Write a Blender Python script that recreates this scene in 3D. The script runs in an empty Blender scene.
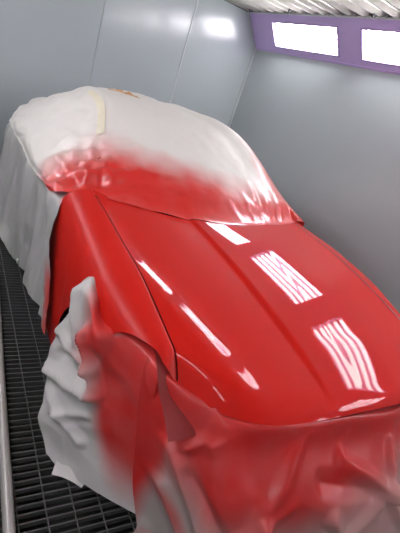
import bpy, bmesh, math, random
from mathutils import Vector, Matrix, noise
from mathutils.bvhtree import BVHTree

S = bpy.context.scene
COL = S.collection
S.view_settings.view_transform = 'Standard'
S.view_settings.look = 'None'
S.view_settings.exposure = 0.52
random.seed(7)

# ------------------------------------------------------------------ helpers
def sstep(a, b, x):
    t = max(0.0, min(1.0, (x-a)/(b-a)))
    return t*t*(3-2*t)

def lerp(a, b, t):
    return a + (b-a)*t

def interp(pts, x):
    if x <= pts[0][0]: return pts[0][1]
    for (x0, y0), (x1, y1) in zip(pts, pts[1:]):
        if x <= x1: return y0 + (y1-y0)*(x-x0)/(x1-x0)
    return pts[-1][1]

def smooth_interp(pts, x):
    n = len(pts)
    if x <= pts[0][0]: return pts[0][1]
    if x >= pts[-1][0]: return pts[-1][1]
    for i in range(n-1):
        x0, y0 = pts[i]; x1, y1 = pts[i+1]
        if x <= x1:
            def slope(j):
                if j == 0: return (pts[1][1]-pts[0][1])/(pts[1][0]-pts[0][0])
                if j == n-1: return (pts[-1][1]-pts[-2][1])/(pts[-1][0]-pts[-2][0])
                return (pts[j+1][1]-pts[j-1][1])/(pts[j+1][0]-pts[j-1][0])
            h = x1-x0; t = (x-x0)/h; m0 = slope(i)*h; m1 = slope(i+1)*h
            return ((2*t**3-3*t*t+1)*y0+(t**3-2*t*t+t)*m0+(-2*t**3+3*t*t)*y1+(t**3-t*t)*m1)

def cr(p, t):
    """Catmull-Rom through a list of Vectors, t in 0..len-1"""
    n = len(p)
    i = max(0, min(n-2, int(math.floor(t)))); f = t-i
    p1, p2 = p[i], p[i+1]
    p0 = p[i-1] if i > 0 else p1*2-p2
    p3 = p[i+2] if i+2 < n else p2*2-p1
    return 0.5*((2*p1)+(p2-p0)*f+(2*p0-5*p1+4*p2-p3)*f*f+(3*p1-p0-3*p2+p3)*f**3)

def patch(grid, a, b):
    """grid[col][row] of Vectors; a along cols, b along rows"""
    return cr([cr(c, b) for c in grid], a)

def link(name, bm, mat, parent=None, smooth=True):
    me = bpy.data.meshes.new(name)
    bm.normal_update()
    bm.to_mesh(me); bm.free()
    if smooth:
        for p in me.polygons: p.use_smooth = True
    o = bpy.data.objects.new(name, me)
    COL.objects.link(o)
    if mat: me.materials.append(mat)
    if parent: o.parent = parent
    return o

def tag(o, label, cat, group=None, kind=None):
    o['label'] = label; o['category'] = cat
    if group: o['group'] = group
    if kind: o['kind'] = kind
    return o

def struct(o):
    o['kind'] = 'structure'
    return o

def empty(name, loc=(0, 0, 0), rz=0):
    o = bpy.data.objects.new(name, None)
    COL.objects.link(o)
    o.location = loc; o.rotation_euler = (0, 0, rz)
    o.empty_display_size = 0.1
    return o

def add_box(bm, c, s, M=None):
    v = []
    for dx in (-.5, .5):
        for dy in (-.5, .5):
            for dz in (-.5, .5):
                p = Vector((c[0]+dx*s[0], c[1]+dy*s[1], c[2]+dz*s[2]))
                v.append(bm.verts.new(M @ p if M else p))
    for f in ((0,1,3,2),(4,6,7,5),(0,4,5,1),(2,3,7,6),(0,2,6,4),(1,5,7,3)):
        bm.faces.new([v[i] for i in f])

def add_tube(bm, pts, r, n=10, cap=True):
    pts = [Vector(p) for p in pts]
    rings = []
    for i, p in enumerate(pts):
        t = (pts[min(i+1, len(pts)-1)]-pts[max(i-1, 0)]).normalized()
        a = t.cross(Vector((0, 0, 1)))
        if a.length < 1e-3: a = t.cross(Vector((1, 0, 0)))
        a.normalize(); b = t.cross(a)
        rings.append([bm.verts.new(p+(a*math.cos(2*math.pi*k/n)+b*math.sin(2*math.pi*k/n))*r) for k in range(n)])
    for r0, r1 in zip(rings, rings[1:]):
        for k in range(n):
            bm.faces.new((r0[k], r0[(k+1) % n], r1[(k+1) % n], r1[k]))
    if cap:
        bm.faces.new(rings[0][::-1]); bm.faces.new(rings[-1])

def grid_mesh(fn, na, nb, keep=None, attr=None):
    """fn(a,b)-> Vector, a,b in 0..1.  attr(a,b,P)-> 0..1 stored as 'overspray'"""
    bm = bmesh.new()
    lay = bm.verts.layers.float.new('overspray')
    V = []
    for i in range(na+1):
        row = []
        for j in range(nb+1):
            a, b = i/na, j/nb
            P = fn(a, b)
            v = bm.verts.new(P)
            if attr: v[lay] = attr(a, b, P)
            row.append(v)
        V.append(row)
    for i in range(na):
        for j in range(nb):
            if keep and not keep((i+.5)/na, (j+.5)/nb): continue
            bm.faces.new((V[i][j], V[i+1][j], V[i+1][j+1], V[i][j+1]))
    for v in [v for v in bm.verts if not v.link_faces]: bm.verts.remove(v)
    return bm

def displace(bm, fn):
    """move each vert along its normal by fn(co)"""
    bm.normal_update()
    d = [(v, v.normal.copy(), fn(v.co)) for v in bm.verts]
    for v, n, k in d: v.co += n*k

def crumple(p, sx, sy, sz, seed, octaves=3):
    q = Vector((p[0]*sx+seed, p[1]*sy-seed, p[2]*sz+seed*.5))
    return noise.turbulence(q, octaves, True, noise_basis='PERLIN_ORIGINAL', amplitude_scale=.5, frequency_scale=2.1)

def facets(p, s, seed):
    d, _ = noise.voronoi(Vector((p[0]*s[0]+seed, p[1]*s[1]+seed*2, p[2]*s[2]-seed)))
    return d[0]-.5

# ------------------------------------------------------------------ materials
def nodes(name):
    m = bpy.data.materials.new(name); m.use_nodes = True
    nt = m.node_tree
    return m, nt, nt.nodes['Principled BSDF']

def plain(name, col, rough=.5, metal=0, coat=0, coat_r=.03, noise_amt=0, noise_scale=8, spec=.5):
    m, nt, b = nodes(name)
    b.inputs['Base Color'].default_value = (*col, 1)
    b.inputs['Roughness'].default_value = rough
    b.inputs['Metallic'].default_value = metal
    b.inputs['Coat Weight'].default_value = coat
    b.inputs['Coat Roughness'].default_value = coat_r
    b.inputs['Specular IOR Level'].default_value = spec
    if noise_amt:
        tc = nt.nodes.new('ShaderNodeTexCoord')
        n = nt.nodes.new('ShaderNodeTexNoise'); n.inputs['Scale'].default_value = noise_scale; n.inputs['Detail'].default_value = 5
        nt.links.new(tc.outputs['Object'], n.inputs['Vector'])
        mx = nt.nodes.new('ShaderNodeMix'); mx.data_type = 'RGBA'
        mx.inputs['A'].default_value = (*[c*(1-noise_amt) for c in col], 1)
        mx.inputs['B'].default_value = (*[min(1, c*(1+noise_amt)) for c in col], 1)
        nt.links.new(n.outputs['Fac'], mx.inputs['Factor'])
        nt.links.new(mx.outputs['Result'], b.inputs['Base Color'])
    return m

RED = (0.50, 0.012, 0.007)
def film(name, col, rough=.38, translucent=.0, red=(.66, .028, .020), wet=.0, spec=.5):
    m, nt, b = nodes(name)
    at = nt.nodes.new('ShaderNodeAttribute'); at.attribute_name = 'overspray'
    tc = nt.nodes.new('ShaderNodeTexCoord')
    n = nt.nodes.new('ShaderNodeTexNoise'); n.inputs['Scale'].default_value = 7; n.inputs['Detail'].default_value = 6
    nt.links.new(tc.outputs['Object'], n.inputs['Vector'])
    # soft mottling of the spray edge
    ma = nt.nodes.new('ShaderNodeMath'); ma.operation = 'MULTIPLY_ADD'
    ma.inputs[1].default_value = .22; ma.inputs[2].default_value = -.11
    nt.links.new(n.outputs['Fac'], ma.inputs[0])
    ad = nt.nodes.new('ShaderNodeMath'); ad.operation = 'ADD'; ad.use_clamp = True
    nt.links.new(at.outputs['Fac'], ad.inputs[0]); nt.links.new(ma.outputs[0], ad.inputs[1])
    mu = nt.nodes.new('ShaderNodeMath'); mu.operation = 'MULTIPLY'; mu.use_clamp = True   # no mottling where there is no spray
    sm = nt.nodes.new('ShaderNodeMath'); sm.operation = 'MULTIPLY'; sm.use_clamp = True; sm.inputs[1].default_value = 8
    nt.links.new(at.outputs['Fac'], sm.inputs[0])
    nt.links.new(ad.outputs[0], mu.inputs[0]); nt.links.new(sm.outputs[0], mu.inputs[1])
    mx = nt.nodes.new('ShaderNodeMix'); mx.data_type = 'RGBA'
    mx.inputs['A'].default_value = (*col, 1); mx.inputs['B'].default_value = (*red, 1)
    nt.links.new(mu.outputs[0], mx.inputs['Factor'])
    nt.links.new(mx.outputs['Result'], b.inputs['Base Color'])
    b.inputs['Roughness'].default_value = rough
    b.inputs['Specular IOR Level'].default_value = spec
    if wet:
        w = nt.nodes.new('ShaderNodeMath'); w.operation = 'MULTIPLY'; w.inputs[1].default_value = wet
        nt.links.new(mu.outputs[0], w.inputs[0]); nt.links.new(w.outputs[0], b.inputs['Coat Weight'])
        b.inputs['Coat Roughness'].default_value = .12
    if translucent:
        tr = nt.nodes.new('ShaderNodeBsdfTranslucent'); ms = nt.nodes.new('ShaderNodeMixShader')
        ms.inputs[0].default_value = translucent
        nt.links.new(mx.outputs['Result'], tr.inputs['Color'])
        nt.links.new(b.outputs[0], ms.inputs[1]); nt.links.new(tr.outputs[0], ms.inputs[2])
        nt.links.new(ms.outputs[0], nt.nodes['Material Output'].inputs['Surface'])
    return m

M_wall = plain('booth_wall_enamel', (.41, .465, .475), .17, noise_amt=.03, noise_scale=2, spec=.6)
M_seam = plain('panel_joint', (.50, .55, .56), .3)
M_purple = plain('lilac_fringe_band', (.55, .42, .74), .4, noise_amt=.05)  # blue fringing around the lamps is put into the band's colour
M_purple_dk = plain('lilac_fringe_frame', (.46, .33, .64), .35)  # same lamp fringing coloured into the frames
M_filter = plain('filter_cloth', (.44, .425, .395), .9, noise_amt=.10, noise_scale=30)
M_rod = plain('ceiling_rod_metal', (.42, .41, .40), .35, metal=.6)
M_hook = plain('ceiling_hook_metal', (.08, .08, .09), .4, metal=.5)
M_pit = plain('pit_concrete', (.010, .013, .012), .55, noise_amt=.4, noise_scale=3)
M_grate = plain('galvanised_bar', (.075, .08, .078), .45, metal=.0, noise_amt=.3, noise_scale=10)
M_pipe = plain('pale_pipe', (.42, .42, .39), .32, metal=.25, noise_amt=.1)
M_paint = plain('wet_red_clearcoat', RED, .5, coat=.68, coat_r=.015, spec=.05)
M_paint.node_tree.nodes['Principled BSDF'].inputs['Coat IOR'].default_value = 1.30
M_fender = plain('red_dry_sprayed_clearcoat', RED, .5, coat=.35, coat_r=.34, spec=.05)
M_dark = plain('gap_shadow_red', (.20, .008, .006), .6)  # shade inside the hood gap, put into a dark red
M_body = plain('old_red_body', (.30, .012, .010), .4, coat=.4)
M_glass = plain('dark_windscreen', (.02, .02, .025), .1)
M_tyre = plain('tyre_rubber', (.02, .02, .02), .8)
M_rim = plain('alloy_rim', (.45, .45, .46), .3, metal=.9)
M_white = film('white_masking_film', (.86, .86, .79), .42, .10, wet=.7)
M_side = film('shaded_masking_film', (.50, .51, .485), .34, .08, wet=.4)  # shade of the left side is put into this film's grey
M_paper = film('grey_masking_paper', (.54, .54, .515), .36, .06, red=(.56, .014, .011), wet=.10, spec=.35)
M_front = film('pink_grey_masking_paper', (.40, .36, .335), .40, .04, red=(.46, .013, .011), wet=.08, spec=.3)
M_tan = plain('tan_tape', (.62, .36, .17), .7, noise_amt=.35, noise_scale=40)
M_reflect = plain('reflector_lilac', (.40, .30, .46), .5)
def emis(name, col, s):
    m, nt, b = nodes(name)
    b.inputs['Base Color'].default_value = (*col, 1)
    b.inputs['Emission Color'].default_value = (*col, 1)
    b.inputs['Emission Strength'].default_value = s
    return m
TUBE_S = 21.0
M_tube = emis('lit_tube', (1.0, 1.0, .97), TUBE_S)
M_tube_dim = emis('dim_tube', (1.0, .98, .95), TUBE_S*.85)
def pane_mat():
    m, nt, b = nodes('clear_pane')
    tr = nt.nodes.new('ShaderNodeBsdfTransparent'); ms = nt.nodes.new('ShaderNodeMixShader')
    gl = nt.nodes.new('ShaderNodeBsdfGlossy'); gl.inputs['Roughness'].default_value = .05
    ms.inputs[0].default_value = .06
    nt.links.new(tr.outputs[0], ms.inputs[1]); nt.links.new(gl.outputs[0], ms.inputs[2])
    nt.links.new(ms.outputs[0], nt.nodes['Material Output'].inputs['Surface'])
    return m
M_pane = pane_mat()

# ------------------------------------------------------------------ the booth
XR, XL, YF, YB, ZB, ZT = 3.5, -0.98, 5.70, -3.2, 2.355, 2.72
XRT, XLT = 3.22, -0.70

def quad(name, pts, mat):
    bm = bmesh.new(); bm.faces.new([bm.verts.new(p) for p in pts])
    return struct(link(name, bm, mat, smooth=False))
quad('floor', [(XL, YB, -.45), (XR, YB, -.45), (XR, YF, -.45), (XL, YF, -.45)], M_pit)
ZW = -.45
quad('wall_right', [(XR, YB, ZW), (XR, YF, ZW), (XR, YF, ZB), (XR, YB, ZB)], M_wall)
quad('wall_left', [(XL, YB, ZW), (XL, YB, ZB), (XL, YF, ZB), (XL, YF, ZW)], M_wall)
def endwall(name, y):
    quad(name, [(XL, y, ZW), (XR, y, ZW), (XR, y, ZB), (XRT, y, ZT), (XLT, y, ZT), (XL, y, ZB)], M_wall)
endwall('wall_back', YF); endwall('wall_front', YB)

# panel joints: raised cover strips
def strip(name, c, s, mat=M_seam):
    bm = bmesh.new(); add_box(bm, c, s)
    bmesh.ops.bevel(bm, geom=bm.edges[:], offset=.003, segments=1, affect='EDGES')
    return struct(link(name, bm, mat, smooth=False))
strip('trim_1', (2.425, YF-.004, 1.36), (.022, .008, 2.70))
strip('trim_2', (1.28, YF-.001, 1.36), (.008, .003, 2.70), M_wall)
strip('trim_3', (XR-.012, YF-.012, ZB/2), (.024, .024, ZB))

# slanted light bands with openings
PITCH, LEN, Y0 = 1.62, 1.24, 5.155
SB, ST = .175, .79
def band_pt(side, s, y, d=0.0):
    """s 0 bottom..1 top across the slanted band, d = depth behind its face"""
    if side > 0: a, b = Vector((XR, 0, ZB)), Vector((XRT, 0, ZT))
    else: a, b = Vector((XL, 0, ZB)), Vector((XLT, 0, ZT))
    p = a.lerp(b, s); e = (b-a).normalized()
    n = Vector((e.z*side, 0, -e.x*side))       # points out of the room
    return Vector((p.x, y, p.z)) + n*d
lights = []
for k in range(5):
    lights.append((Y0-k*PITCH-LEN, Y0-k*PITCH))
def band(name, side):
    bm = bmesh.new()
    def q(s0, s1, y0, y1):
        bm.faces.new([bm.verts.new(band_pt(side, s, y)) for s, y in ((s0, y0), (s1, y0), (s1, y1), (s0, y1))])
    q(0, SB, YB, YF); q(ST, 1, YB, YF)
    edges = [YF] + [v for (a, b) in lights for v in (b, a)] + [YB]
    for i in range(0, len(edges), 2):
        q(SB, ST, edges[i+1], edges[i])
    # ledge along the lower edge and cover lip under the ceiling
    for s, w in ((-.015, .045), (.97, .04)):
        for d0, d1 in (((-.012), 0.0),):
            p = [band_pt(side, s, YB, d0), band_pt(side, s+w, YB, d0), band_pt(side, s+w, YF, d0), band_pt(side, s, YF, d0)]
            bm.faces.new([bm.verts.new(x) for x in p])
            for sa in (s, s+w):
                bm.faces.new([bm.verts.new(x) for x in (band_pt(side, sa, YB, d0), band_pt(side, sa, YB, .002), band_pt(side, sa, YF, .002), band_pt(side, sa, YF, d0))])
    return struct(link(name, bm, M_purple, smooth=False))
band('trim_4', 1)
band('trim_5', -1)

def fitting(side, y0, y1, label):
    ym = (y0+y1)/2
    base = band_pt(side, 0, ym)
    root = empty('booth_light', base)
    tag(root, label, 'light', 'ceiling edge light fittings')
    off = -base
    def P(s, y, d): return band_pt(side, s, y, d)+off
    # reflector box
    bm = bmesh.new()
    D = .10
    c = [(SB, y0), (ST, y0), (ST, y1), (SB, y1)]
    fr = [bm.verts.new(P(s, y, 0.004)) for s, y in c]; bk = [bm.verts.new(P(s, y, D)) for s, y in c]
    for i in range(4):
        bm.faces.new((fr[i], fr[(i+1) % 4], bk[(i+1) % 4], bk[i]))
    bm.faces.new(bk)
    link('reflector', bm, M_reflect, root, smooth=False)
    # frame
    bm = bmesh.new()
    w, wy, h = .035, .022, .010
    for (s0, s1, ya, yb) in ((SB-w, SB, y0-wy, y1+wy), (ST, ST+w, y0-wy, y1+wy), (SB, ST, y0-wy, y0), (SB, ST, y1, y1+wy)):
        a = [bm.verts.new(P(s, y, -h)) for s, y in ((s0, ya), (s1, ya), (s1, yb), (s0, yb))]
        b = [bm.verts.new(P(s, y, .004)) for s, y in ((s0, ya), (s1, ya), (s1, yb), (s0, yb))]
        bm.faces.new(a)
        for i in range(4): bm.faces.new((a[i], a[(i+1) % 4], b[(i+1) % 4], b[i]))
    link('frame', bm, M_purple_dk, root, smooth=False)
    for i in range(4):
        s = SB+(ST-SB)*(i+.5)/4
        bm = bmesh.new(); add_tube(bm, [P(s, y0+.03, .045), P(s, y1-.03, .045)], .019, 10)
        link('tube', bm, M_tube if side > 0 else M_tube_dim, root)
    bm = bmesh.new(); bm.faces.new([bm.verts.new(P(s, y, .006)) for s, y in c])
    link('pane', bm, M_pane, root, smooth=False)
ords = ['first', 'second', 'third', 'fourth', 'fifth']
for k, (y0, y1) in enumerate(lights):
    if k == 0: L = 'lit light window in the lilac band, nearest the booth corner'
    elif k == 1: L = 'lit light window in the lilac band, cut off by the right edge of the picture'
    else: L = 'lit four-tube light window on the right wall band, %s from the far corner' % ords[k]
    fitting(1, y0, y1, L)
    fitting(-1, y0, y1, 'four-tube light window on the left wall band, %s from the far corner' % ords[k])

# ceiling: pillowed filter mats on cross rods
RIB = .20
def ceil_fn(a, b):
    x = lerp(XLT, XRT, a); y = lerp(YB, YF, b)
    ph = (y/RIB) % 1.0
    sag = .05*math.sin(math.pi*ph)**.8
    w = .012*crumple((x, y, 0), 3, 6, 1, 3.1, 2)
    return Vector((x, y, ZT+.060-sag-w*math.sin(math.pi*ph)))
struct(link('ceiling', grid_mesh(ceil_fn, 40, 450), M_filter))
n0 = 6
k = 0
y = YF-.02
i = math.floor(YF/RIB)
while i*RIB > 1.9:
    yy = i*RIB
    bm = bmesh.new(); add_tube(bm, [(XLT, yy, ZT+.030), (XRT-.01, yy, ZT+.030)], .007, 8)
    # end clip on the edge rail
    add_box(bm, (XRT-.03, yy, ZT+.012), (.05, .02, .018))
    struct(link('trim_%d' % (n0+k), bm, M_rod)); k += 1; i -= 1
bm = bmesh.new()
add_box(bm, (XRT-.015, (YF+YB)/2, ZT+.004), (.028, YF-YB, .016))
struct(link('trim_%d' % (n0+k), bm, M_seam, smooth=False)); k += 1
for yy in (5.52, 4.62, 3.28):
    bm = bmesh.new()
    add_tube(bm, [(XRT-.12, yy, ZT+.03), (XRT-.12, yy+.01, ZT-.005), (XRT-.10, yy+.015, ZT-.016), (XRT-.08, yy+.01, ZT-.004), (XRT-.085, yy, ZT+.012)], .008, 8)
    struct(link('trim_%d' % (n0+k), bm, M_hook)); k += 1

# floor grating
GTH = .045
G = empty('floor_grating', (0, 0, 0))
tag(G, 'black steel floor grating with thin bars around the car', 'grating')
rot = Matrix.Rotation(GTH, 4, 'Z')
bm = bmesh.new()
yy = -1.2
while yy < YF-.03:
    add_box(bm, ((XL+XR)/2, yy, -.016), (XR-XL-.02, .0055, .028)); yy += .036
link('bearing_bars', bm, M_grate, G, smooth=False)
bm = bmesh.new()
def clip_x(x): return max(XL+.01, min(XR-.01, x))
x = XL-.2
while x < XR+.4:
    a = Vector((x+GTH*1.2-.03, -1.2, -.004)); b = Vector((x-GTH*(YF-.05), YF-.05, -.004))
    if a.x > XL+.02 and b.x > XL+.02 and a.x < XR-.02 and b.x < XR-.02: add_tube(bm, [a, b], .0032, 6)
    x += .108
link('cross_rods', bm, M_grate, G, smooth=False)
# support beams under the grating
bm = bmesh.new()
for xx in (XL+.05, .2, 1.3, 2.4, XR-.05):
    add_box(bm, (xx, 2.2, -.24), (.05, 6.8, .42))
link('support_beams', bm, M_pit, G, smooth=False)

bm = bmesh.new(); add_tube(bm, [(.232+.001*math.sin(t*.6), 3.2-t*.21, .024) for t in range(20)], .0225, 16)
tag(link('air_pipe', bm, M_pipe), 'pale grey pipe lying on the black grating at the left edge', 'pipe')

# ------------------------------------------------------------------ the car
CO = Vector((1.395, 1.35, 0)); CT = .0436
ct, st = math.cos(CT), math.sin(CT)
def W(u, w, z): return Vector((CO.x+u*ct-w*st, CO.y+u*st+w*ct, z))
def loc(P):
    d = Vector(P)-CO
    return Vector((d.x*ct+d.y*st, -d.x*st+d.y*ct, P[2]))
CAR = empty('car', (0, 0, 0))
tag(CAR, 'freshly painted glossy red coupe, its hood and fender bare, the rest masked', 'car')

SPINE = [(-.80, .66), (-.74, .708), (-.68, .740), (-.60, .770), (-.5, .797), (-.35, .832), (0, .899), (.35, .944), (.65, .967), (.9, .98)]
LEAN = .018
def gap(w): return interp([(-.6, .690), (-.4, .702), (0, .728), (.7, .765), (.95, .77)], w)
WF0 = -.682
NOSE = [(-.80, -.30), (-.70, -.41), (-.60, -.53), (-.50, -.60), (-.40, -.638), (-.2, -.667), (0, -.682), (.3, -.70), (.5, -.68), (.65, -.60), (.8, -.45)]
def w_front(u): return smooth_interp(NOSE, u)
def lean(w): return smooth_interp([(-.8, .085), (-.47, .058), (0, .038), (.4, .022), (.7, .0), (1, 0)], w)
def w_rear(u): return .60+.17*(u/.70)**2
RIDGE = [(-.6, .019), (-.5, .021), (-.4, .0195), (-.3, .0198), (-.2, .0212), (-.1, .0221), (0, .0226), (.1, .0231), (.2, .0256), (.3, .0369), (.45, .0316), (.7, .019)]
FLANK = .022
def bulge(u, w):
    c = .165-.035*(w-.6)*-1.0*.6      # crease narrows toward the nose
    c = .15+.05*(w)/.6
    a = abs(u)
    k = .013*sstep(c+.022, c-.012, -u)       # raised centre panel with a crease on its left
    fl = FLANK*max(0, a-c)
    c0 = min(.82, .52+.385*(w+.49)); rg = interp(RIDGE, w)*math.exp(-.5*((a-c0)/.06)**2)*(1 if u < 0 else .12)      # rolled edge along each side
    return (k+fl)*sstep(-.74, -.35, w)+rg*sstep(-.72, -.45, w)
def hood_z(u, w):
    wf = w_front(u)
    ws = w-(wf-WF0)*sstep(wf+.10, wf, w)
    return smooth_interp(SPINE, ws)+bulge(u, w)+lean(w)*u
def hood_fn(a, b):
    # b: 0 front .. 1 rear ; a: -1..1
    s = a*2-1
    w = lerp(WF0, .62, b)
    for _ in range(4):
        u = s*(gap(w)-.004)
        w = lerp(w_front(u), w_rear(u), b)
    z = hood_z(u, w)
    if b < .03: z -= .010*(1-b/.03)**2
    return W(u, w, z)
hood_bm = grid_mesh(hood_fn, 120, 110)
HOOD = link('hood', hood_bm, M_paint, CAR)
# dark channel under the hood gap and lip
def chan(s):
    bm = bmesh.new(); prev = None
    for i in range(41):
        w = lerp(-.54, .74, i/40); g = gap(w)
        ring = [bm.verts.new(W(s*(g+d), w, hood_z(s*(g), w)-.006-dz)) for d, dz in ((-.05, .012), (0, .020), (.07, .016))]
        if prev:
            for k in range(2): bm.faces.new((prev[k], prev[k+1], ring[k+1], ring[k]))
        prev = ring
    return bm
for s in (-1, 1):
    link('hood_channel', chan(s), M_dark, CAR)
# thin dark ribbon standing in for shade in the far-side gap
bm = bmesh.new(); prev = None
for i in range(61):
    w = lerp(-.50, .74, i/60); g_ = gap(w)
    ring = [bm.verts.new(W(g_+d, w, hood_z(g_, w)+.002)) for d in (-.007, .005)]
    if prev: bm.faces.new((prev[0], prev[1], ring[1], ring[0]))
    prev = ring
link('hood_gap_shade', bm, plain('gap_shade_dark', (.035, .003, .003), .5), CAR)
# front lip under the hood edge
def lip_fn(a, b):
    P = hood_fn(lerp(.02, .98, a), 0); L = loc(P)
    return W(L.x*(1-.01*b), L.y+.015*b*b, L.z-.002-.07*b)
link('hood_lip', grid_mesh(lip_fn, 40, 4), M_body, CAR)

HW = .930
def fender_fn(s):
    def fn(a, b):
        # a: 0 gap .. 1 bottom, b: 0 front .. 1 rear
        wf = interp([(0, -.415), (.10, -.38), (.20, -.345), (.30, -.265), (.36, -.215), (.42, -.17), (.5, -.125), (1, -.10)], a)
        w = lerp(wf, .78, b)
        g = gap(w)+(.003 if s > 0 else -.001)
        zg = hood_z(s*gap(w), w)
        hw = HW-.10*sstep(.12, -.45, w)
        arch = .34+math.sqrt(max(0, .365**2-w*w)) if abs(w) < .365 else .20
        crown = .010
        prof = [(0, g, zg-.004), (.06, g+.012, zg), (.18, lerp(g, hw, .35), zg-.002), (.30, lerp(g, hw, .64), zg-.020),
                (.40, lerp(g, hw, .86), zg-.058), (.50, lerp(g, hw, .985), zg-.13), (.62, hw+.008, zg-.24 if zg-.24 > arch+.02 else arch+.02)]
        pu = [(p[0], p[1]) for p in prof]+[(1, hw+.004-(.02 if arch < .3 else 0))]
        pz = [(p[0], p[2]) for p in prof]+[(1, arch)]
        return W(s*smooth_interp(pu, a), w, smooth_interp(pz, a))
    return fn
for s in (-1, 1):
    bm = grid_mesh(fender_fn(s), 60, 60)
    if s < 0: bmesh.ops.reverse_faces(bm, faces=bm.faces[:])
    f = link('fender', bm, M_fender if s < 0 else M_paint, CAR)

# front bumper shell, masked over
def bump_fn(a, b):
    s = a*2-1
    th = s*math.pi/2
    zz = lerp(.70, .20, b)
    fwd = .075*math.sin(math.pi*min(1, b*1.1))
    u = (.60+.02*b)*math.copysign(abs(math.sin(th))**.75, s)
    w = -.25-(.33+fwd)*math.cos(th)**.8
    zz -= .02*abs(s)
    return W(u, w, zz+LEAN*u)
link('bumper', grid_mesh(bump_fn, 40, 14), M_body, CAR)

# wheels
def wheel(u, w, s):
    root_c = W(u, w, .335)
    bm = bmesh.new()
    prof = [(.20, -.10), (.315, -.11), (.333, -.08), (.335, 0), (.333, .08), (.315, .11), (.20, .10)]
    n = 40; rings = []
    for r, x in prof:
        rings.append([bm.verts.new(W(u+x, w+r*math.cos(2*math.pi*k/n), .335+r*math.sin(2*math.pi*k/n))) for k in range(n)])
    for r0, r1 in zip(rings, rings[1:]):
        for k in range(n): bm.faces.new((r0[k], r0[(k+1) % n], r1[(k+1) % n], r1[k]))
    t = link('wheel', bm, M_tyre, CAR)
    bm = bmesh.new(); xo = s*.085
    hub = [bm.verts.new(W(u+xo, w+.21*math.cos(2*math.pi*k/n), .335+.21*math.sin(2*math.pi*k/n))) for k in range(n)]
    c = bm.verts.new(W(u+xo*.6, w, .335))
    for k in range(n): bm.faces.new((hub[k], hub[(k+1) % n], c))
    for j in range(5):
        th = 2*math.pi*j/5
        add_tube(bm, [W(u+xo, w, .335), W(u+xo, w+.20*math.cos(th), .335+.20*math.sin(th))], .022, 6)
    link('rim', bm, M_rim, t)
for s in (-1, 1):
    for w in (0, 2.72): wheel(s*(.66 if w == 0 else .72), w, s)

# ------------------------------------------------------------------ masking over the roof and glass
ROWS = [
 [(-.965,.90,.93),(-.940,.82,.965),(-.80,.76,.990),(-.45,.665,1.000),(0,.60,1.006),(.45,.665,1.012),(.80,.76,1.010),(.925,.80,.965),(.94,.86,.70)],
 [(-.975,1.0,.94),(-.945,.98,.965),(-.73,.97,1.085),(-.42,.90,1.110),(0,.86,1.125),(.42,.90,1.125),(.72,.96,1.120),(.915,.98,.985),(.94,1.0,.70)],
 [(-.98,1.25,.90),(-.945,1.25,.985),(-.66,1.26,1.210),(-.40,1.21,1.255),(0,1.18,1.275),(.40,1.20,1.280),(.67,1.25,1.275),(.91,1.25,1.00),(.94,1.25,.70)],
 [(-.975,1.62,.86),(-.94,1.62,.995),(-.59,1.62,1.330),(-.35,1.58,1.375),(0,1.56,1.390),(.35,1.57,1.395),(.60,1.60,1.400),(.90,1.6,1.01),(.94,1.6,.70)],
 [(-.97,2.1,.86),(-.93,2.1,.985),(-.56,2.1,1.345),(-.34,2.1,1.400),(0,2.1,1.415),(.34,2.1,1.415),(.585,2.1,1.405),(.90,2.1,1.02),(.94,2.1,.70)],
 [(-.96,2.6,.83),(-.890,2.6,.975),(-.535,2.6,1.275),(-.32,2.6,1.360),(0,2.6,1.400),(.34,2.6,1.395),(.57,2.6,1.370),(.90,2.6,1.02),(.94,2.6,.70)],
 [(-.95,3.0,.79),(-.865,3.0,.94),(-.545,3.0,1.165),(-.32,3.0,1.255),(0,3.0,1.305),(.34,3.0,1.300),(.57,3.0,1.25),(.90,3.0,1.01),(.94,3.0,.70)],
 [(-.92,3.35,.75),(-.825,3.35,.90),(-.56,3.35,1.060),(-.32,3.35,1.12),(0,3.35,1.15),(.34,3.35,1.18),(.64,3.35,1.14),(.89,3.35,1.0),(.93,3.35,.70)],
 [(-.87,3.62,.69),(-.77,3.62,.86),(-.56,3.62,1.0),(-.32,3.66,1.05),(0,3.68,1.07),(.34,3.66,1.11),(.64,3.62,1.085),(.84,3.62,.96),(.90,3.62,.70)],
 [(-.82,3.70,.68),(-.74,3.74,.78),(-.63,3.80,.92),(-.34,3.86,.94),(0,3.88,.95),(.34,3.86,.94),(.63,3.80,.92),(.80,3.74,.84),(.86,3.7,.66)],
 [(-.82,3.72,.50),(-.77,3.77,.50),(-.62,3.84,.50),(-.34,3.90,.50),(0,3.92,.5),(.34,3.9,.50),(.62,3.84,.5),(.79,3.77,.5),(.85,3.72,.46)],
]
GR = [[Vector(p) for p in r] for r in ROWS]
def cover_base(a, b, off=0.0):
    p = patch(GR, a*(len(GR)-1), b*8)
    return p
def ridge(d, w): return math.exp(-(d/w)**2)
def cover_fn(a, b):
    p = cover_base(a, b)
    z = p.z+LEAN*p.x*.5
    if a < .08 and abs(p.x) < .79:
        z = lerp(hood_z(p.x, p.y)+.004, z, sstep(0, .08, a))
    return W(p.x, p.y, z)
def cover_spray(a, b, P):
    L = loc(P); u, w, z = L
    n = noise.noise(Vector((u*2.5, w*2.5, 4.2)))*.05+noise.noise(Vector((u*8, w*8, 1.2)))*.02
    edge = interp([(-.95, 1.13), (-.6, 1.165), (0, 1.155), (.5, 1.10), (.7, 1.13), (.95, 1.2)], u)
    m = sstep(edge+.10+n, edge-.075+n, z) * sstep(2.1, 1.3, w)
    if u < -.6: m *= lerp(1, sstep(1.35, .95, w+n), sstep(-.6, -.8, u))
    if u > .45: m = max(m, .8*sstep(.45, .70, u+n)*sstep(2.0, 1.35, w))
    return m
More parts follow.
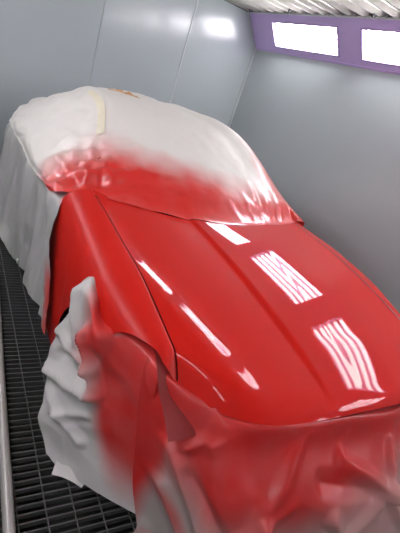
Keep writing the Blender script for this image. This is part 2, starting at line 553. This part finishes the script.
bm = grid_mesh(cover_fn, 200, 150, attr=cover_spray)
def cover_wr(co):
    u, w, z = loc(co)
    d = 0.0
    # broad soft drape folds everywhere, weaker on the stretched screen
    side = sstep(.45, .85, abs(u))
    back = sstep(1.6, 2.6, w)
    d += (.008+.024*side*(u < 0)+.014*back)*(crumple((u, w, z), 3.2, 1.6, 3.2, 2.3)-.55)
    # long diagonal pulls from the right screen corner
    for (x0, y0, ang, wd, h, ln) in ((.42, .72, 100, .011, .007, .20), (.50, .74, 88, .010, .009, .16), (.57, .76, 76, .010, .010, .15), (.46, .73, 95, .009, .007, .14), (.34, .70, 112, .012, .005, .30), (.20, .66, 125, .014, .004, .45), (.64, .78, 66, .010, .008, .12)):
        t = math.radians(ang); dx, dy = u-x0, w-y0
        al = dx*math.cos(t)+dy*math.sin(t); ac = -dx*math.sin(t)+dy*math.cos(t)
        if -.05 < al < ln: d += h*ridge(ac, wd)*sstep(ln, ln*.2, al)*sstep(-.05, .02, al)
    # gathered plastic at the left pillar foot
    k = ridge(math.hypot(u+.74, (w-1.02)*.9), .25)
    d += .050*k*(crumple((u, w, z), 5, 7, 4, 8.7, 3)-.5)+.075*k*facets((u, w, z), (9, 8, 9), 1.7)
    k2 = ridge(math.hypot((u+.45)*.7, (w-.85)*1.6), .22)
    d += .030*k2*(crumple((u, w, z), 3, 9, 4, 3.7, 3)-.5)
    k3 = ridge(math.hypot((u-.50), (w-.86)*1.5), .16)
    d += .030*k3*(crumple((u, w, z), 11, 3, 4, 5.7, 2)-.5)
    return d
bmesh.ops.recalc_face_normals(bm, faces=bm.faces[:])
bm.normal_update()
if sum(f.normal.z for f in bm.faces) < 0: bmesh.ops.reverse_faces(bm, faces=bm.faces[:])
displace(bm, cover_wr)
COVER = link('masking_film', bm, M_white)
tag(COVER, 'white masking film over the roof and windshield, sprayed red along its lower edge', 'masking film')

# strip of pale tape along the left roof edge
def tape_fn(a, b):
    aa = lerp(2.0, 3.9, a)/10; bb = (2.00+.18*b)/8
    p = cover_fn(aa, bb); q = cover_fn(aa, bb+.004); t = cover_fn(aa+.004, bb)
    n = (q-p).cross(t-p).normalized()
    if n.z < 0: n = -n
    d = cover_wr(p)
    return p+n*(d+.006)
tp = link('roof_tape', grid_mesh(tape_fn, 50, 6), plain('pale_yellow_tape', (.84, .81, .62), .5, noise_amt=.06), COVER)
tp['label'] = 'pale yellow tape strip'

# the body below it: the same shell pulled in
def shell_fn(a, b):
    p = cover_base(a, b)
    c = Vector((0, max(1.0, min(3.4, p.y)), .7))
    q = p.copy(); d = (c-p); d.z *= 1
    q += d.normalized()*.045
    return W(q.x, q.y, q.z+LEAN*q.x*.5)
link('body_shell', grid_mesh(shell_fn, 70, 40, keep=lambda a, b: a > .12 and not (.06 < a < .31 and .27 < b < .73)), M_body, CAR)
link('windshield', grid_mesh(lambda a, b: shell_fn(lerp(.12, .315, a), lerp(.265, .735, b)), 20, 20), M_glass, CAR)
def door_fn(s):
    def fn(a, b):
        w = lerp(.80, 3.70, a); z = lerp(.20, .88, b)
        hw = .85-.12*sstep(2.9, 3.75, w)
        return W(s*(hw-.02*(1-math.sin(math.pi*b*.8))), w, z)
    return fn
for s in (-1, 1): link('body_side', grid_mesh(door_fn(s), 30, 10), M_body, CAR)

# ------------------------------------------------------------------ film hanging down the left side, toned grey for shade
SIDE = [
 [(.500,2.13,.95),(.432,2.06,.91),(.413,1.964,.83),(.413,1.896,.65),(.414,1.827,.46),(.420,1.75,.29)],
 [(.480,2.34,.95),(.401,2.275,.90),(.409,2.196,.72),(.410,2.152,.53),(.407,2.112,.37),(.402,2.105,.24)],
 [(.455,2.86,.97),(.400,2.85,.82),(.400,2.814,.62),(.397,2.801,.41),(.393,2.853,.22),(.387,2.889,.06)],
 [(.430,3.28,.95),(.376,3.359,.78),(.374,3.401,.55),(.366,3.425,.32),(.352,3.392,.12),(.327,3.285,.02)],
 [(.390,3.70,.90),(.338,3.80,.76),(.332,3.829,.5),(.310,3.83,.29),(.280,3.78,.12),(.240,3.70,.02)],
 [(.395,4.55,.77),(.320,4.50,.68),(.302,4.46,.48),(.275,4.44,.27),(.235,4.38,.1),(.180,4.30,.02)],
 [(.46,5.06,.74),(.400,5.08,.64),(.380,5.08,.48),(.360,5.08,.27),(.33,5.06,.1),(.29,5.02,.02)],
]
GS = [[Vector(p) for p in c] for c in SIDE]
def side_fn(a, b): return patch(GS, a*6, b*5)
def side_spray(a, b, P):
    n = noise.noise(Vector((P.y*6, P.z*6, 2)))*.06
    m = .9*sstep(.085, .01, a+n*.6)*sstep(.50, .75, b+n)
    m = max(m, .75*sstep(.05, .0, a+n*.3)*sstep(.30, .05, b))
    return m
bm = grid_mesh(side_fn, 150, 80, attr=side_spray)
bmesh.ops.recalc_face_normals(bm, faces=bm.faces[:]); bm.normal_update()
if sum(f.normal.x for f in bm.faces) > 0: bmesh.ops.reverse_faces(bm, faces=bm.faces[:])
def side_wr(co):
    d = .018*(crumple((co.x, co.y, co.z), 1, 3.0, .9, 6.2, 2)-.5)
    d += .075*facets(co, (1, 4.5, 1.4), 3.3)
    d += .010*(crumple((co.x, co.y, co.z), 1, 9, 3, 1.2, 2)-.5)
    front = sstep(2.25, 1.8, co.y)
    d += .016*front*(crumple((co.x, co.y, co.z), 1, 14, 5, 9.2, 2)-.4)
    # broad vertical fold with a shaded valley
    c = 2.95+.35*(.9-co.z)
    d += .030*ridge(co.y-c, .13)*sstep(1.0, .8, co.z)-.030*ridge(co.y-c-.30, .13)*sstep(1.0, .8, co.z)
    d += .022*ridge(co.y-2.22-.1*(.9-co.z), .07)
    d -= .030*ridge(co.y-2.50-.1*(.9-co.z), .10)
    return d*sstep(.97, .80, co.z)
displace(bm, side_wr)
SIDEF = link('side_film', bm, M_side)
tag(SIDEF, 'translucent film, shade painted into its grey, hanging down the left doors to the grating', 'masking film')
bm = bmesh.new()
bmesh.ops.create_uvsphere(bm, u_segments=12, v_segments=8, radius=.014)
for v in bm.verts:
    v.co = Vector((v.co.x*.7, v.co.y, v.co.z*1.5))*(1+.3*noise.noise(v.co*90))+Vector((.378, 2.87, .10))
link('tape_knot', bm, film('white_knot', (.8, .8, .78), .5), SIDEF)

# ------------------------------------------------------------------ grey paper over the front wheel
WH = [
 [(.452,1.440,.835),(.415,1.455,.65),(.384,1.468,.46),(.373,1.424,.26),(.384,1.341,.09),(.401,1.246,.012)],
 [(.440,1.310,.835),(.432,1.315,.65),(.436,1.301,.46),(.444,1.255,.27),(.448,1.212,.13),(.45,1.153,.012)],
 [(.467,1.180,.752),(.485,1.191,.61),(.505,1.167,.44),(.520,1.124,.28),(.535,1.076,.15),(.543,1.029,.04)],
 [(.565,1.152,.768),(.560,1.110,.63),(.575,1.085,.46),(.595,1.040,.31),(.615,.985,.17),(.627,.933,.05)],
 [(.650,.960,.748),(.650,.935,.61),(.670,.905,.45),(.690,.875,.32),(.705,.845,.21),(.720,.81,.09)],
]
def tuck(G, d):
    return [[c[0]+Vector(d)]+c for c in G]
GW = tuck([[Vector(p) for p in c] for c in WH], (.09, .12, .02))
def wh_fn(a, b): return patch(GW, a*4, b*6)
def wh_spray(a, b, P):
    b = max(0, (b*6-1)/5)
    n = noise.noise(Vector((P.y*5, P.z*5, 7)))*.08
    aa = a+n*.7
    m = .95*sstep(.36+.22*b, .60+.22*b, aa)*sstep(1.05, .60, b+n)
    m = max(m, .95*sstep(.22, .50, aa+.06)*sstep(.42, .10, b+n))
    return min(1, m)
bm = grid_mesh(wh_fn, 110, 110, attr=wh_spray)
bmesh.ops.recalc_face_normals(bm, faces=bm.faces[:]); bm.normal_update()
if sum(f.normal.x for f in bm.faces) > 0: bmesh.ops.reverse_faces(bm, faces=bm.faces[:])
def fold(co, p0, p1, wd, h):
    """ridge along the segment p0-p1 given as (y,z)"""
    ax, ay = p0; bx, by = p1
    dx, dy = bx-ax, by-ay; L2 = dx*dx+dy*dy
    t = max(0, min(1, ((co.y-ax)*dx+(co.z-ay)*dy)/L2))
    d = math.hypot(co.y-ax-t*dx, co.z-ay-t*dy)
    return h*max(0, 1-d/wd)**1.3
def wh_wr(co):
    back = sstep(1.05, 1.2, co.y)
    d = (.008+.022*back)*(crumple((co.x, co.y, co.z), 1, 3.2, 3.2, 4.4, 2)-.5)
    d += (.010+.040*back)*facets(co, (3, 5.5, 6.5), 2.7)
    d += fold(co, (1.25, .70), (1.16, .47), .042, .052)
    d += fold(co, (1.45, .55), (1.20, .56), .045, .036)
    d += fold(co, (1.42, .36), (1.17, .44), .05, .042)
    d += fold(co, (1.40, .80), (1.30, .60), .04, .028)
    d -= fold(co, (1.40, .46), (1.22, .50), .04, .03)
    d += fold(co, (1.38, .30), (1.14, .20), .04, .03)+fold(co, (1.30, .22), (1.16, .34), .035, .025)
    return d*sstep(.0, .12, co.z+.04)*sstep(.70, .60, co.x)*(1-sstep(.62, .74, co.z)*sstep(1.24, 1.16, co.y))
displace(bm, wh_wr)
for v in bm.verts:
    if v.co.z < .006: v.co.z = .006
WHEELP = link('wheel_paper', bm, M_paper)
tag(WHEELP, 'grey crumpled sheet over the front wheel arch, red spray fading down it', 'masking film')

# loose corner at its foot
def flap(name, tri, mat, parent, bend=.02, spray=0.0):
    p0, p1, p2, p3 = [Vector(p) for p in tri]
    def fn(a, b):
        p = p0.lerp(p1, a).lerp(p3.lerp(p2, a), b)
        return p+Vector((0, 0, bend*math.sin(math.pi*a)*(1-b*.3)+.008*noise.noise(p*14)))
    return link(name, grid_mesh(fn, 14, 10, attr=lambda a, b, P: spray*(1-.4*a)), mat, parent)
flap('loose_corner', [(.445,1.205,.03), (.545,1.055,.04), (.525,1.045,.012), (.412,1.135,.010)], M_paper, WHEELP)

# ------------------------------------------------------------------ paper over the front bumper
def mir(P):
    L = loc(P); return W(-L.x, L.y, L.z)
FR = [
 [(.612,1.03,.755),(.615,.985,.60),(.636,.940,.42),(.650,.890,.26),(.670,.840,.15),(.690,.785,.06)],
 [(.721,.895,.722),(.702,.850,.60),(.703,.785,.44),(.728,.755,.29),(.758,.735,.16),(.790,.715,.05)],
 [(.806,.818,.712),(.785,.765,.60),(.785,.680,.45),(.805,.650,.29),(.830,.620,.15),(.850,.590,.02)],
 [(.864,.738,.700),(.848,.688,.60),(.850,.585,.46),(.870,.545,.30),(.890,.510,.15),(.910,.480,.02)],
 [(1.139,.680,.708),(1.132,.636,.61),(1.130,.520,.47),(1.140,.465,.30),(1.150,.420,.15),(1.155,.390,.02)],
 [(1.400,.668,.712),(1.400,.618,.615),(1.400,.495,.48),(1.400,.430,.30),(1.400,.380,.15),(1.400,.345,.02)],
 [(1.700,.655,.712),(1.700,.604,.615),(1.700,.490,.47),(1.700,.420,.30),(1.700,.365,.15),(1.700,.330,.02)],
 [(1.950,.720,.716),(1.950,.655,.61),(1.950,.520,.46),(1.960,.450,.30),(1.970,.400,.15),(1.980,.370,.02)],
]
GF = [[Vector(p) for p in c] for c in FR]
GF = tuck(GF, (.02, .07, -.03))
GF.append([mir(p) for p in GF[1]]); GF.append([mir(p) for p in GF[0]])
NF = len(GF)-1
def fr_fn(a, b): return patch(GF, a*NF, b*6)
def fr_spray(a, b, P):
    b = max(0, (b*6-1)/5)
    n = noise.noise(Vector((P.x*3.2, P.z*3.2, 7)))*.14+noise.noise(Vector((P.x*9, P.z*9, 3)))*.04
    k = a*NF
    reach = interp([(0, .85), (.5, .60), (1, .32), (1.6, .40), (2.4, .56), (3.2, .60), (4.0, .54), (5, .48), (6, .44), (10, .4)], k)
    m = sstep(reach+.20, reach-.20, b+n)
    m = max(m, .75*ridge(b-.48-.18*(k-.5), .05+.02*k)*sstep(.25, .6, k)*sstep(2.2, 1.4, k))
    m = max(m, .42*sstep(1.25, .3, b)*sstep(1.2, 2.6, k), .25*sstep(1.0, .2, b))
    return min(1, m)*.96
bm = grid_mesh(fr_fn, 230, 110, attr=fr_spray)
bmesh.ops.recalc_face_normals(bm, faces=bm.faces[:]); bm.normal_update()
if sum(f.normal.y for f in bm.faces) > 0: bmesh.ops.reverse_faces(bm, faces=bm.faces[:])
def foldx(co, p0, p1, wd, h):
    ax, ay = p0; bx, by = p1
    dx, dy = bx-ax, by-ay; L2 = dx*dx+dy*dy
    t = max(0, min(1, ((co.x-ax)*dx+(co.z-ay)*dy)/L2))
    d = math.hypot(co.x-ax-t*dx, co.z-ay-t*dy)
    return h*max(0, 1-d/wd)**1.2*(1-.5*t)
def fr_wr(co):
    top = sstep(.715, .52, co.z)*sstep(.60, .76, co.x)
    d = .020*top*(crumple((co.x, co.y, co.z), 2.6, 2.6, 2.6, 5.1, 2)-.5)
    d += .038*top*facets(co, (4, 2, 4.5), 6.1)*lerp(.12, 1, sstep(.80, 1.15, co.x))
    for p0, p1, wd_, h_ in (((.74, .55), (.86, .66), .030, .034), ((.70, .52), (.86, .22), .040, .036), ((.70, .36), (.86, .08), .045, .032),
                            ((1.18, .68), (.98, .42), .045, .030), ((1.62, .45), (1.36, .58), .045, .048), ((1.62, .45), (1.68, .68), .04, .040),
                            ((1.62, .45), (1.78, .28), .045, .04), ((1.60, .44), (1.28, .22), .05, .036), ((1.00, .40), (1.16, .14), .045, .03),
                            ((1.30, .40), (1.50, .12), .05, .032), ((.90, .34), (1.10, .46), .035, .022), ((1.40, .70), (1.34, .56), .035, .022)):
        d += top*foldx(co, p0, p1, wd_, h_)
    d -= top*foldx(co, (1.25, .52), (1.55, .47), .05, .034)
    d -= top*foldx(co, (.76, .46), (.90, .30), .035, .02)
    return d
displace(bm, fr_wr)
FRONTP = link('bumper_paper', bm, M_front)
tag(FRONTP, 'wide grey sheet below the hood edge, sprayed dark red at the top', 'masking film')
flap('loose_corner', [(.690,.800,.075), (.835,.672,.045), (.815,.640,.012), (.672,.785,.02)], M_front, FRONTP, spray=.25)

# ------------------------------------------------------------------ tan scrap on the roof
cb = bmesh.new(); cb.from_mesh(COVER.data); bvh = BVHTree.FromBMesh(cb); cb.free()
def scrap_fn(a, b):
    x = lerp(.98, 1.20, a); y = 3.56+.10*(b-.5)*(1-.75*abs(a-.45)) - .20*(a-.5)
    h = bvh.ray_cast(Vector((x, y, 2.2)), Vector((0, 0, -1)))[0]
    n = noise.noise(Vector((x*28, y*28, 3)))
    return h+Vector((0, 0, .004+.026*max(0, .45+n)*math.sin(math.pi*a)**.6*math.sin(math.pi*b)**.6))
bm = grid_mesh(scrap_fn, 30, 14)
tag(link('tape_scrap', bm, M_tan), 'small crumpled tan tape scrap on the roof film', 'tape')

# ------------------------------------------------------------------ camera
cam = bpy.data.cameras.new('camera'); co = bpy.data.objects.new('camera', cam); COL.objects.link(co)
S.camera = co
RX = Vector((0.85360057, -0.41619052, 0.31329142))     # image right in world
RD = Vector((0.07010686, -0.50415807, -0.8607611))     # image down in world
RF = Vector((0.51618901, 0.75671004, -0.4011718))      # viewing direction
m = Matrix((RX, -RD, -RF)).transposed().to_4x4()
m.translation = Vector((0, 0, 1.70))
co.matrix_world = m
cam.sensor_fit = 'VERTICAL'; cam.sensor_height = 36.0
cam.lens = 400/533*36.0
cam.clip_start = .02

wd = bpy.data.worlds.new('booth_air'); S.world = wd; wd.use_nodes = True
wd.node_tree.nodes['Background'].inputs[0].default_value = (.5, .5, .52, 1)
wd.node_tree.nodes['Background'].inputs[1].default_value = .0
S.cycles.max_bounces = 8
S.cycles.diffuse_bounces = 4
S.cycles.caustics_reflective = False
S.cycles.caustics_refractive = False
S.cycles.sample_clamp_indirect = 4.0
